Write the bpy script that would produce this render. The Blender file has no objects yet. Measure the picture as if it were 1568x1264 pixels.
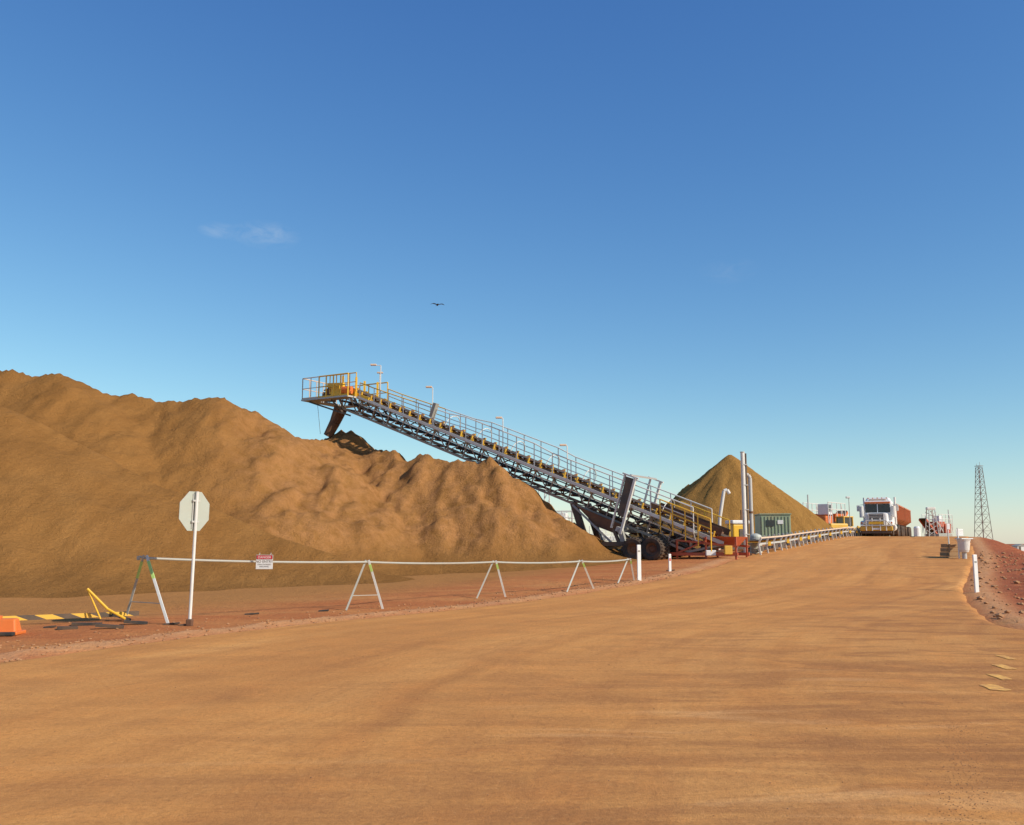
import bpy, bmesh, math, random
import numpy as np
from mathutils import Vector, Matrix
random.seed(7); np.random.seed(7)
scene = bpy.context.scene
EYE = 1.55
PITCH = math.atan(201/1450.0)
CT, ST = math.cos(PITCH), math.sin(PITCH)

# survey helper: bearing measured off the photograph + real distance Y -> world position
def W(px, py, Y):
    u = (px-784)/1450.0; v = (632-py)/1450.0
    d = Vector((u, CT-v*ST, ST+v*CT))
    return Vector((0, 0, EYE)) + d*(Y/d.y)

# ------------------------------------------------------------------ terrain functions
def smooth_interp(xs, ys, k=3.0):
    g = np.arange(-80, 220, 0.5)
    v = np.interp(g, xs, ys)
    n = int(k/0.5)*2+1
    ker = np.hanning(n+2)[1:-1]; ker /= ker.sum()
    vp = np.pad(v, n//2, mode='edge')
    v = np.convolve(vp, ker, mode='valid')
    return lambda y: np.interp(y, g, v)
RAMP = smooth_interp([-80, 22, 74, 112, 170, 220], [0, 0, 2.1, 2.1, 0, 0], 4)
EL = smooth_interp([-80, 0, 8, 12.7, 16.4, 21, 24.5, 30, 36, 50, 75, 110, 160, 220],
                   [-18, -9.8, -8.2, -6.9, -5.5, -2.6, 0.4, 4, 7, 12.8, 25.2, 44, 70, 100], 3)
ER = smooth_interp([-80, 9, 12, 14, 15.6, 17.5, 21, 28, 45, 75, 110, 160, 220],
                   [60, 60, 34, 15, 9.6, 9.2, 10.4, 13.3, 22.0, 36, 54, 80, 110], 1.0)

def _hash(i, j, s):
    v = np.sin(i*127.1+j*311.7+s*74.7)*43758.5453
    return v-np.floor(v)
def vnoise(x, y, s=0):
    x = np.asarray(x, float); y = np.asarray(y, float)
    i = np.floor(x); j = np.floor(y); fx = x-i; fy = y-j
    fx = fx*fx*fx*(fx*(fx*6-15)+10); fy = fy*fy*fy*(fy*(fy*6-15)+10)
    a = _hash(i, j, s); b = _hash(i+1, j, s); c = _hash(i, j+1, s); d = _hash(i+1, j+1, s)
    return (a+(b-a)*fx)*(1-fy)+(c+(d-c)*fx)*fy
def fbm(x, y, o=4, s=0):
    t = 0; a = .5; f = 1
    for k in range(o):
        t = t+a*(vnoise(x*f+k*17.3, y*f-k*9.1, s+k)-.5)*2; a *= .5; f *= 2.03
    return t
def sstep(a, b, x):
    t = np.clip((x-a)/(b-a), 0, 1); return t*t*(3-2*t)

def base_z(x, y):
    x = np.asarray(x, float); y = np.asarray(y, float)
    r = RAMP(y); el = EL(y); er = ER(y)
    dl = el-x; dr = x-er
    w = 1-0.62*sstep(0.5, 13, dl)-0.38*sstep(13, 45, dl)
    w = w*(1-sstep(0.3, 7, dr))
    return r*w
def ground_z(x, y):
    x = np.asarray(x, float); y = np.asarray(y, float)
    z = base_z(x, y)
    dl = EL(y)-x; dr = x-ER(y)
    off = np.maximum(dl, dr)
    near = np.exp(-((x/200)**2+(y/200)**2))
    z = z+0.06*fbm(x*.5, y*.5, 4, 3)*sstep(0, 2, off)*near
    z = z+sstep(0.2, 3, dr)*sstep(12, 16, y)*near*(0.22*fbm(x*.7, y*.7, 4, 9)+0.28*sstep(1, 4, dr)*sstep(70, 30, y))
    z = z+0.09*np.exp(-((off-0.35)/0.28)**2)*(0.3+1.2*vnoise(x*1.3, y*1.3, 5)*vnoise(x*.3, y*.3, 6))*sstep(60, 40, y)
    z = z-0.10*sstep(0.0, -0.8, off)
    return z
def gz(x, y): return float(ground_z(x, y))
def G(px, py):
    Y = 12.0
    for k in range(400):
        p = W(px, py, Y)
        if p.z <= gz(p.x, p.y): break
        Y += 0.25
    return Vector((p.x, p.y, gz(p.x, p.y)))

# ------------------------------------------------------------------ materials
def newmat(name):
    m = bpy.data.materials.new(name); m.use_nodes = True
    nt = m.node_tree; b = nt.nodes['Principled BSDF']
    return m, nt, b
def N(nt, t, **kw):
    n = nt.nodes.new(t)
    for k, v in kw.items(): setattr(n, k, v)
    return n
def ramp(nt, fac, stops):
    r = N(nt, 'ShaderNodeValToRGB')
    els = r.color_ramp.elements
    while len(els) < len(stops): els.new(.5)
    for e, (p, c) in zip(els, stops):
        e.position = p; e.color = (c[0], c[1], c[2], 1) if hasattr(c, '__len__') else (c, c, c, 1)
    nt.links.new(fac, r.inputs[0]); return r.outputs[0]
def noise(nt, vec, scale, detail=5, rough=.55, dist=0):
    n = N(nt, 'ShaderNodeTexNoise'); n.inputs['Scale'].default_value = scale
    n.inputs['Detail'].default_value = detail; n.inputs['Roughness'].default_value = rough
    n.inputs['Distortion'].default_value = dist
    if vec is not None: nt.links.new(vec, n.inputs['Vector'])
    return n.outputs['Fac']
def mixc(nt, fac, a, b, mode='MIX'):
    m = N(nt, 'ShaderNodeMix', data_type='RGBA', blend_type=mode)
    for s, v in ((0, fac), (6, a), (7, b)):
        if isinstance(v, (int, float)): m.inputs[s].default_value = v
        elif isinstance(v, tuple): m.inputs[s].default_value = (*v, 1)
        else: nt.links.new(v, m.inputs[s])
    return m.outputs[2]
def mth(nt, op, a, b=None, c=None):
    m = N(nt, 'ShaderNodeMath', operation=op)
    for s, v in enumerate((a, b, c)):
        if v is None: continue
        if isinstance(v, (int, float)): m.inputs[s].default_value = v
        else: nt.links.new(v, m.inputs[s])
    return m.outputs[0]
def mapping(nt, vec, scale=(1, 1, 1), rot=(0, 0, 0)):
    m = N(nt, 'ShaderNodeMapping'); m.inputs['Scale'].default_value = scale; m.inputs['Rotation'].default_value = rot
    nt.links.new(vec, m.inputs[0]); return m.outputs[0]
def bump(nt, b, h, strength, dist):
    n = N(nt, 'ShaderNodeBump'); n.inputs['Strength'].default_value = strength; n.inputs['Distance'].default_value = dist
    nt.links.new(h, n.inputs['Height']); nt.links.new(n.outputs[0], b.inputs['Normal'])

DUST = (0.42, 0.21, 0.085)
MATS = {}
def paint(name, col, rough=.5, metal=0.0, dust=.35, scale=1.6):
    if name in MATS: return MATS[name]
    m, nt, b = newmat(name)
    g = N(nt, 'ShaderNodeNewGeometry').outputs['Position']
    f = noise(nt, g, scale, 6, .65)
    f2 = ramp(nt, f, [(.4, 0), (.72, 1)])
    c = mixc(nt, mth(nt, 'MULTIPLY', f2, dust), tuple(col), DUST)
    f3 = noise(nt, g, 7, 3)
    c = mixc(nt, mth(nt, 'MULTIPLY', f3, .25), c, tuple(x*.5 for x in col))
    nt.links.new(c, b.inputs['Base Color'])
    b.inputs['Roughness'].default_value = rough; b.inputs['Metallic'].default_value = metal
    MATS[name] = m; return m
galv = paint('galvanised_steel', (.50, .50, .48), .5, .05, .2)
galvl = paint('pale_painted_steel', (.72, .71, .67), .5, 0, .22)
railm = paint('dull_galvanised_rail', (.42, .42, .37), .6, 0, .3)
truss = paint('weathered_truss_steel', (.33, .30, .26), .6, 0, .45)
white = paint('white_paint', (.80, .80, .78), .4, 0, .15)
legw = paint('faded_white_leg_paint', (.70, .70, .66), .5, 0, .3)
cream = paint('cream_guard_rail', (.74, .56, .42), .5, 0, .3)
yellow = paint('safety_yellow_paint', (.84, .48, .03), .45, 0, .15)
yeld = paint('machine_yellow_paint', (.72, .42, .05), .5, 0, .25)
orange = paint('orange_paint', (.72, .17, .03), .5, 0, .25)
trailerc = paint('faded_orange_tipper_paint', (.50, .15, .055), .55, 0, .45)
red = paint('red_oxide_paint', (.50, .09, .04), .5, 0, .35)
dark = paint('dark_steel', (.08, .07, .06), .6, .1, .35)
rust = paint('rusty_steel', (.13, .06, .035), .8, .1, .4)
blk = paint('black_rubber', (.03, .028, .026), .85, 0, .4)
glass = paint('dark_glass', (.02, .03, .04), .12, 0, .1)
green = paint('green_paint', (.27, .35, .23), .5, 0, .3)
grey = paint('grey_paint', (.32, .32, .29), .55, 0, .3)
lime = paint('lime_reflective_tape', (.45, .66, .18), .4, 0, .1)
signback = paint('aluminium_sign_back', (.42, .45, .39), .5, 0, .12)
tankm = paint('pale_tank_plastic', (.50, .52, .46), .5, 0, .2)
conc = paint('dusty_timber', (.36, .23, .12), .9, 0, .5)
birdm = paint('dark_feathers', (.05, .04, .035), .8, 0, .0)
signred = paint('sign_red', (.6, .02, .03), .4, 0, .05)
lens = paint('headlamp_glass', (.8, .8, .75), .1, 0, 0)
towerm = paint('tower_steel', (.20, .15, .13), .7, 0, .2)

# ------------------------------------------------------------------ mesh builder
class B:
    def __init__(s, name, loc=(0, 0, 0), rotz=0.0):
        s.name = name; s.parts = {}; s.loc = Vector(loc)
        s.M = Matrix.Translation(s.loc) @ Matrix.Rotation(rotz, 4, 'Z')
        s.rotz = rotz
    def _p(s, part, mat):
        if part not in s.parts: s.parts[part] = ([], [], mat)
        return s.parts[part]
    def add(s, part, mat, vs, fs):
        V, F, _ = s._p(part, mat); o = len(V)
        V.extend([Vector(v) for v in vs]); F.extend([[i+o for i in f] for f in fs])
    def tube(s, part, mat, p, q, r, n=6, r2=None, cap=True):
        p = Vector(p); q = Vector(q); r2 = r if r2 is None else r2
        d = (q-p)
        if d.length < 1e-6: return
        d.normalize(); a = d.orthogonal().normalized(); b = d.cross(a)
        vs = []
        for P, R in ((p, r), (q, r2)):
            for i in range(n):
                t = 2*math.pi*i/n+.3; vs.append(P+a*math.cos(t)*R+b*math.sin(t)*R)
        fs = [[i, (i+1) % n, n+(i+1) % n, n+i] for i in range(n)]
        if cap: fs += [list(range(n))[::-1], list(range(n, 2*n))]
        s.add(part, mat, vs, fs)
    def path(s, part, mat, pts, r, n=6):
        for a, b in zip(pts[:-1], pts[1:]): s.tube(part, mat, a, b, r, n)
    def beam(s, part, mat, p, q, w, h, up=(0, 0, 1)):
        p = Vector(p); q = Vector(q); d = (q-p).normalized(); up = Vector(up)
        sd = d.cross(up)
        if sd.length < 1e-3: sd = d.cross(Vector((0, 1, 0)))
        sd.normalize(); u = sd.cross(d).normalized()
        vs = []
        for P in (p, q):
            for (i, j) in ((-1, -1), (1, -1), (1, 1), (-1, 1)):
                vs.append(P+sd*i*w/2+u*j*h/2)
        s.add(part, mat, vs, [[0, 3, 2, 1], [4, 5, 6, 7], [0, 1, 5, 4], [1, 2, 6, 5], [2, 3, 7, 6], [3, 0, 4, 7]])
    def box(s, part, mat, c, sz, bev=0.0, taper=None):
        c = Vector(c); x, y, z = sz[0]/2, sz[1]/2, sz[2]/2
        tx, ty = taper if taper else (1, 1)
        if bev <= 0:
            vs = [(-x, -y, -z), (x, -y, -z), (x, y, -z), (-x, y, -z), (-x*tx, -y*ty, z), (x*tx, -y*ty, z), (x*tx, y*ty, z), (-x*tx, y*ty, z)]
            fs = [[0, 3, 2, 1], [4, 5, 6, 7], [0, 1, 5, 4], [1, 2, 6, 5], [2, 3, 7, 6], [3, 0, 4, 7]]
            s.add(part, mat, [c+Vector(v) for v in vs], fs); return
        bm = bmesh.new(); bmesh.ops.create_cube(bm, size=1)
        for v in bm.verts:
            top = v.co.z > 0
            v.co = Vector((v.co.x*2*x*(tx if top else 1), v.co.y*2*y*(ty if top else 1), v.co.z*2*z))
        bmesh.ops.bevel(bm, geom=list(bm.edges), offset=bev, segments=2, affect='EDGES', profile=.5)
        bm.verts.index_update()
        s.add(part, mat, [c+v.co for v in bm.verts], [[v.index for v in f.verts] for f in bm.faces]); bm.free()
    def prism(s, part, mat, poly, ext):
        ext = Vector(ext); n = len(poly)
        vs = [Vector(p) for p in poly]+[Vector(p)+ext for p in poly]
        fs = [list(range(n))[::-1], list(range(n, 2*n))]+[[i, (i+1) % n, n+(i+1) % n, n+i] for i in range(n)]
        s.add(part, mat, vs, fs)
    def lathe(s, part, mat, c, axis, prof, n=20):
        c = Vector(c); d = Vector(axis).normalized(); a = d.orthogonal().normalized(); b = d.cross(a)
        vs = []; fs = []
        for (r, h) in prof:
            for i in range(n):
                t = 2*math.pi*i/n; vs.append(c+d*h+(a*math.cos(t)+b*math.sin(t))*r)
        for k in range(len(prof)-1):
            for i in range(n):
                fs.append([k*n+i, k*n+(i+1) % n, (k+1)*n+(i+1) % n, (k+1)*n+i])
        s.add(part, mat, vs, fs)
    def wheel(s, c, axis, R, w, hubmat=None):
        h = w/2
        s.lathe('tyres', blk, c, axis, [(R*.5, -h*.8), (R*.62, -h), (R*.88, -h), (R*.97, -h*.75), (R, -h*.3), (R, h*.3), (R*.97, h*.75), (R*.88, h), (R*.62, h), (R*.5, h*.8)], 22)
        hm = hubmat or grey
        s.lathe('wheel_rims', hm, c, axis, [(.001, -h*.35), (R*.2, -h*.4), (R*.3, -h*.2), (R*.5, -h*.75)], 16)
        s.lathe('wheel_rims', hm, c, axis, [(R*.5, h*.75), (R*.3, h*.2), (R*.2, h*.4), (.001, h*.35)], 16)
        for k in range(22):
            ax = Vector(axis).normalized(); a = ax.orthogonal().normalized(); b = ax.cross(a)
            t = 2*math.pi*k/22; rd = a*math.cos(t)+b*math.sin(t)
            s.beam('tyres', blk, Vector(c)+rd*R*1.0-ax*h*.85, Vector(c)+rd*R*1.0+ax*h*.85, R*.12, R*.06, up=rd)
    def done(s, world=False):
        if len(s.parts) == 1:
            V = []; F = []; mats = []; mi = []
            for k, (v, f, m) in s.parts.items():
                o = len(V); V += v; F += [[i+o for i in ff] for ff in f]; mats.append(m); mi += [len(mats)-1]*len(f)
            ob = s._obj(s.name, V, F, mats, mi, world)
            if world: ob.location = s.loc
            else: ob.matrix_world = s.M
            return ob
        root = bpy.data.objects.new(s.name, None); scene.collection.objects.link(root)
        root.empty_display_size = .5
        if world: root.location = s.loc
        else: root.matrix_world = s.M
        for k, (v, f, m) in s.parts.items():
            ob = s._obj(k, v, f, [m], [0]*len(f), world); ob.parent = root
        return root
    def _obj(s, name, V, F, mats, mi, world):
        me = bpy.data.meshes.new(name)
        if world: V = [v-s.loc for v in V]
        me.from_pydata([tuple(v) for v in V], [], F)
        for m in mats: me.materials.append(m)
        me.polygons.foreach_set('material_index', mi)
        bm = bmesh.new(); bm.from_mesh(me); bmesh.ops.recalc_face_normals(bm, faces=bm.faces); bm.to_mesh(me); bm.free()
        me.update()
        ob = bpy.data.objects.new(name, me); scene.collection.objects.link(ob); return ob

def grid_object(name, X, Y, Z, mat, attrs=None, smooth=True):
    r, c = X.shape
    co = np.stack([X, Y, Z], -1).reshape(-1, 3)
    idx = np.arange(r*c).reshape(r, c)
    f = np.stack([idx[:-1, :-1], idx[:-1, 1:], idx[1:, 1:], idx[1:, :-1]], -1).reshape(-1, 4)
    me = bpy.data.meshes.new(name)
    me.vertices.add(len(co)); me.vertices.foreach_set('co', co.ravel())
    me.loops.add(len(f)*4); me.loops.foreach_set('vertex_index', f.ravel().astype(np.int32))
    me.polygons.add(len(f)); me.polygons.foreach_set('loop_start', np.arange(0, len(f)*4, 4, dtype=np.int32))
    me.polygons.foreach_set('use_smooth', np.full(len(f), smooth))
    me.update(calc_edges=True); me.validate()
    for k, a in (attrs or {}).items():
        at = me.attributes.new(k, 'FLOAT_VECTOR', 'POINT'); at.data.foreach_set('vector', a.reshape(-1, 3).ravel())
    me.materials.append(mat)
    ob = bpy.data.objects.new(name, me); scene.collection.objects.link(ob); return ob

# ------------------------------------------------------------------ world
world = bpy.data.worlds.new('World'); scene.world = world; world.use_nodes = True
nt = world.node_tree; bg = nt.nodes['Background']
SUN_EL = math.radians(33); SUN_AZ = math.atan2(0.86, -0.50)   # clockwise from +Y
sky = N(nt, 'ShaderNodeTexSky', sky_type='NISHITA'); sky.sun_disc = False
sky.sun_elevation = SUN_EL; sky.sun_rotation = SUN_AZ
sky.altitude = 0; sky.air_density = 1.0; sky.dust_density = .2; sky.ozone_density = 2.0
STR = .12
sp3 = N(nt, 'ShaderNodeSeparateColor'); nt.links.new(sky.outputs[0], sp3.inputs[0])
cb3 = N(nt, 'ShaderNodeCombineColor')
for i_, (g_, k_) in enumerate(((1.33, 1.10), (1.10, 1.10), (.72, 1.0))):
    t_ = mth(nt, 'POWER', mth(nt, 'MULTIPLY', sp3.outputs[i_], STR), g_)
    nt.links.new(mth(nt, 'MULTIPLY', t_, k_/STR), cb3.inputs[i_])
a2 = cb3.outputs[0]
tc = N(nt, 'ShaderNodeTexCoord')
def dirn(px, py): 
    return (W(px, py, 100)-Vector((0, 0, EYE))).normalized()
cl = None
nz = noise(nt, mapping(nt, tc.outputs['Generated'], (12, 12, 26)), 3.0, 8, .66, .8)
nz2 = ramp(nt, nz, [(.38, 0), (.78, 1)])
for (px, py, wx, wy, amp) in ((333, 353, .020, .009, .36), (408, 360, .036, .015, .44), (1118, 415, .035, .014, .13), (370, 357, .045, .009, .15)):
    d = dirn(px, py)
    sb = N(nt, 'ShaderNodeVectorMath', operation='SUBTRACT'); nt.links.new(tc.outputs['Generated'], sb.inputs[0]); sb.inputs[1].default_value = d
    sc = N(nt, 'ShaderNodeVectorMath', operation='MULTIPLY'); nt.links.new(sb.outputs[0], sc.inputs[0]); sc.inputs[1].default_value = (1/wx, 1/wx, 1/wy)
    ln = N(nt, 'ShaderNodeVectorMath', operation='LENGTH'); nt.links.new(sc.outputs[0], ln.inputs[0])
    f = ramp(nt, ln.outputs['Value'], [(0, 1), (1, 0)])
    f = mth(nt, 'MULTIPLY', mth(nt, 'MULTIPLY', f, nz2), amp)
    cl = f if cl is None else mth(nt, 'ADD', cl, f)
skyc = mixc(nt, cl, a2, (5.0, 5.7, 6.5))
nt.links.new(skyc, bg.inputs['Color']); bg.inputs['Strength'].default_value = STR

sun = bpy.data.lights.new('sun', 'SUN'); sun.energy = 5.0; sun.angle = math.radians(.5); sun.color = (1, .91, .76)
so = bpy.data.objects.new('sun', sun); scene.collection.objects.link(so)
sd = Vector((math.sin(SUN_AZ)*math.cos(SUN_EL), math.cos(SUN_AZ)*math.cos(SUN_EL), math.sin(SUN_EL)))
so.rotation_euler = sd.to_track_quat('Z', 'Y').to_euler(); so.location = sd*100

# ------------------------------------------------------------------ ground
def graded(lo, hi, a, b, step, g=1.18):
    c = list(np.arange(a, b+1e-6, step))
    s = step; v = b
    while v < hi: s *= g; v += s; c.append(v)
    s = step; v = a; l = []
    while v > lo: s *= g; v -= s; l.append(v)
    return np.array(l[::-1]+c)
gx = graded(-5000, 5000, -32, 44, .30); gy = graded(-200, 9000, 5, 78, .30)
X, Y = np.meshgrid(gx, gy)
Z = ground_z(X, Y)
dl = EL(Y)-X; dr = X-ER(Y)
mask = np.stack([sstep(0, 1.2, dr)*sstep(11, 15, Y), np.exp(-((np.maximum(dl, dr)-.3)/.40)**2), sstep(3.5, 9, dl+1.5*fbm(X*.2, Y*.2, 3, 77))], -1)
m, nt, b = newmat('red_dirt_ground')
pos = N(nt, 'ShaderNodeNewGeometry').outputs['Position']
at = N(nt, 'ShaderNodeAttribute', attribute_name='mask'); sp = N(nt, 'ShaderNodeSeparateXYZ'); nt.links.new(at.outputs['Vector'], sp.inputs[0])
n1 = noise(nt, mapping(nt, pos, (.25, .6, .4), (0, 0, -.4)), 1, 6, .6, .5); n2 = noise(nt, pos, 2.5, 6, .7); n3 = noise(nt, pos, 14, 4, .7)
c = ramp(nt, n1, [(.3, (.44, .135, .045)), (.52, (.54, .205, .068)), (.7, (.60, .27, .09))])
c = mixc(nt, mth(nt, 'MULTIPLY', ramp(nt, n2, [(.45, 0), (.7, 1)]), .4), c, (.34, .10, .04))
c = mixc(nt, mth(nt, 'MULTIPLY', sp.outputs[2], .85), c, (.42, .205, .062))
cr = ramp(nt, n2, [(.3, (.24, .06, .028)), (.6, (.40, .12, .05)), (.75, (.53, .23, .10))])
c = mixc(nt, sp.outputs[0], c, cr)
c = mixc(nt, mth(nt, 'MULTIPLY', sp.outputs[1], mth(nt, 'MULTIPLY_ADD', n2, 1.2, -.1)), c, (.72, .42, .21))
c = mixc(nt, mth(nt, 'MULTIPLY', n3, .3), c, (.22, .08, .035))
nt.links.new(c, b.inputs['Base Color']); b.inputs['Roughness'].default_value = .95; b.inputs['Specular IOR Level'].default_value = .1
bump(nt, b, mth(nt, 'ADD', n2, mth(nt, 'MULTIPLY', n3, .5)), .8, .08)
grid_object('ground', X, Y, Z, m, {'mask': mask})

# ------------------------------------------------------------------ haul road
ys = np.concatenate([np.arange(-60, 2, 1.5), np.arange(2, 60, .25), np.arange(60, 170, .6)])
s_ = np.linspace(0, 1, 120)
s_ = np.sort(np.concatenate([s_, [0.002, .004, .996]]))
Yr = np.repeat(ys[:, None], len(s_), 1)
wob = lambda y, k: .16*fbm(y*.8, y*0+k, 4, 2)
L = EL(ys)+wob(ys, 1); R = ER(ys)+wob(ys, 7)
Xr = L[:, None]+(R-L)[:, None]*s_[None, :]
edge = np.minimum(Xr-L[:, None], R[:, None]-Xr)
Zr = base_z(Xr, Yr)+.012+.018*fbm(Xr*.35, Yr*.2, 3, 4)
Zr = Zr-.10*(1-sstep(0, .35, edge))+.03*sstep(0, .5, edge)
lane = np.stack([Xr-L[:, None], Yr, edge], -1)
m, nt, b = newmat('graded_dirt_road')
pos = N(nt, 'ShaderNodeNewGeometry').outputs['Position']
at = N(nt, 'ShaderNodeAttribute', attribute_name='lane'); lv = at.outputs['Vector']
spp = N(nt, 'ShaderNodeSeparateXYZ'); nt.links.new(pos, spp.inputs[0])
lsp = N(nt, 'ShaderNodeSeparateXYZ'); nt.links.new(lv, lsp.inputs[0])
big = noise(nt, mapping(nt, pos, (.16, .12, .1)), 1, 6, .65, .8)
st1 = noise(nt, mapping(nt, lv, (.55, .05, 0)), 1.0, 6, .6, .5)
st2 = noise(nt, mapping(nt, lv, (2.6, .10, 0)), 1.0, 5, .65, .5)
st3 = noise(nt, mapping(nt, lv, (1.4, .22, 0)), 1.0, 6, .7, 1.2)
crs = noise(nt, mapping(nt, pos, (.16, .9, 0), (0, 0, .10)), 1.1, 7, .65, 1.0)
pat = noise(nt, mapping(nt, pos, (.5, 1.1, 0), (0, 0, .25)), 1.0, 7, .68, .8)
med = noise(nt, pos, 1.3, 7, .7, .3); fine = noise(nt, pos, 20, 6, .8); grit = noise(nt, pos, 90, 3, .7)
farm = ramp(nt, mth(nt, 'DIVIDE', spp.outputs[1], 40.0), [(.2, 0), (.5, 1)])
c = ramp(nt, st1, [(.33, (.58, .245, .068)), (.5, (.70, .32, .092)), (.68, (.78, .39, .125))])
c = mixc(nt, mth(nt, 'MULTIPLY', ramp(nt, st2, [(.45, 0), (.65, 1)]), mth(nt, 'MULTIPLY_ADD', farm, .30, .14)), c, (.48, .20, .06))
c = mixc(nt, mth(nt, 'MULTIPLY', ramp(nt, st3, [(.52, 0), (.66, 1)]), .35), c, (.42, .17, .055))
c = mixc(nt, mth(nt, 'MULTIPLY', ramp(nt, big, [(.42, 0), (.60, 1)]), .55), c, (.52, .225, .068))
# wheel tracks: paired darker bands that wander with the lane
tn = noise(nt, mapping(nt, lv, (.12, .06, 0)), 1.0, 3, .5)
uu = mth(nt, 'ADD', lsp.outputs[0], mth(nt, 'MULTIPLY', tn, 5.0))
tr_ = mth(nt, 'ABSOLUTE', mth(nt, 'SUBTRACT', mth(nt, 'FRACT', mth(nt, 'DIVIDE', uu, 2.05)), .5))
brk = ramp(nt, noise(nt, mapping(nt, lv, (.35, .16, 0)), 1.0, 5, .7), [(.44, 0), (.60, 1)])
trk = mth(nt, 'MULTIPLY', ramp(nt, tr_, [(.03, 1), (.13, 0)]), brk)
c = mixc(nt, mth(nt, 'MULTIPLY', trk, .42), c, (.36, .145, .048))
# a few turning tracks crossing the near junction
dx_ = mth(nt, 'SUBTRACT', spp.outputs[0], 14.0); dy_ = mth(nt, 'SUBTRACT', spp.outputs[1], 26.0)
rad = mth(nt, 'SQRT', mth(nt, 'ADD', mth(nt, 'MULTIPLY', dx_, dx_), mth(nt, 'MULTIPLY', mth(nt, 'MULTIPLY', dy_, dy_), 1.0)))
rad = mth(nt, 'ADD', rad, mth(nt, 'MULTIPLY', noise(nt, pos, .15, 3), 1.5))
t2_ = mth(nt, 'ABSOLUTE', mth(nt, 'SUBTRACT', mth(nt, 'FRACT', mth(nt, 'DIVIDE', rad, 1.9)), .5))
brk2 = ramp(nt, noise(nt, mapping(nt, pos, (.35, .5, 0)), 1.0, 6, .7, .6), [(.50, 0), (.62, 1)])
rightm = ramp(nt, mth(nt, 'DIVIDE', lsp.outputs[0], 20.0), [(.30, .3), (.60, 1)])
c = mixc(nt, mth(nt, 'MULTIPLY', mth(nt, 'MULTIPLY', ramp(nt, t2_, [(.04, 1), (.15, 0)]), brk2), mth(nt, 'MULTIPLY', rightm, .45)), c, (.32, .13, .045))
nearm = ramp(nt, mth(nt, 'DIVIDE', spp.outputs[1], 25.0), [(.34, 1), (.62, 0)])
nm = mth(nt, 'MULTIPLY', nearm, rightm)
c = mixc(nt, mth(nt, 'MULTIPLY', rightm, mth(nt, 'MULTIPLY', ramp(nt, med, [(.3, 1), (.7, .2)]), .45)), c, (.42, .18, .06))
c = mixc(nt, mth(nt, 'MULTIPLY', nm, mth(nt, 'MULTIPLY', ramp(nt, crs, [(.46, 0), (.60, 1)]), .75)), c, (.34, .14, .05))
c = mixc(nt, mth(nt, 'MULTIPLY', rightm, mth(nt, 'MULTIPLY', ramp(nt, pat, [(.49, 0), (.58, 1)]), .65)), c, (.35, .145, .052))
c = mixc(nt, mth(nt, 'MULTIPLY', nm, mth(nt, 'MULTIPLY', ramp(nt, crs, [(.30, 1), (.42, 0)]), .7)), c, (.78, .43, .18))
c = mixc(nt, mth(nt, 'MULTIPLY', ramp(nt, med, [(.48, 0), (.70, 1)]), .32), c, (.74, .29, .075))
c = mixc(nt, mth(nt, 'MULTIPLY', ramp(nt, fine, [(.50, 0), (.72, 1)]), .55), c, (.26, .105, .04))
c = mixc(nt, mth(nt, 'MULTIPLY', ramp(nt, fine, [(.28, 1), (.45, 0)]), .35), c, (.82, .46, .19))
c = mixc(nt, mth(nt, 'MULTIPLY', ramp(nt, grit, [(.57, 0), (.66, 1)]), .45), c, (.22, .11, .055))
nt.links.new(c, b.inputs['Base Color']); b.inputs['Roughness'].default_value = .93; b.inputs['Specular IOR Level'].default_value = .12
hgt = mth(nt, 'ADD', mth(nt, 'MULTIPLY', med, 1.0), mth(nt, 'ADD', mth(nt, 'MULTIPLY', fine, .45), mth(nt, 'MULTIPLY', grit, .2)))
bump(nt, b, mth(nt, 'SUBTRACT', hgt, mth(nt, 'MULTIPLY', trk, .3)), .6, .04)
grid_object('haul_road', Xr, Yr, Zr, m, {'lane': lane})
def road_z(x, y): return float(base_z(x, y)+.042+.018*fbm(np.array(x*.35), np.array(y*.2), 3, 4))

# worn painted dashes on the right
mk = B('road_marking')
mm, nt, b = newmat('worn_marking_paint')
pos = N(nt, 'ShaderNodeNewGeometry').outputs['Position']
c = mixc(nt, ramp(nt, noise(nt, pos, 12, 6, .75), [(.38, 0), (.62, 1)]), (.52, .23, .07), (.86, .46, .09))
nt.links.new(c, b.inputs['Base Color']); b.inputs['Roughness'].default_value = .9
for (px, py, sx_) in ((1522, 1043, 1.2), (1530, 1028, .8), (1537, 1014, .9), (1541, 1001, .7)):
    Yd = 1.5*1450/(py-833); p = W(px, py, Yd); x0, y0 = p.x, p.y
    vs = []; n = 22
    for i in range(n):
        t = 2*math.pi*i/n
        sq = 1/max(abs(math.cos(t)), abs(math.sin(t)))
        k_ = sq*(.8+.25*random.random())
        xx = x0+.09*sx_*math.cos(t)*k_+.25*.1*math.sin(t); yy = y0+.24*math.sin(t)*k_
        vs.append((xx, yy, road_z(xx, yy)+.006))
    mk.add('paint', mm, vs, [list(range(n))])
mk.done(world=True)

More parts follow.
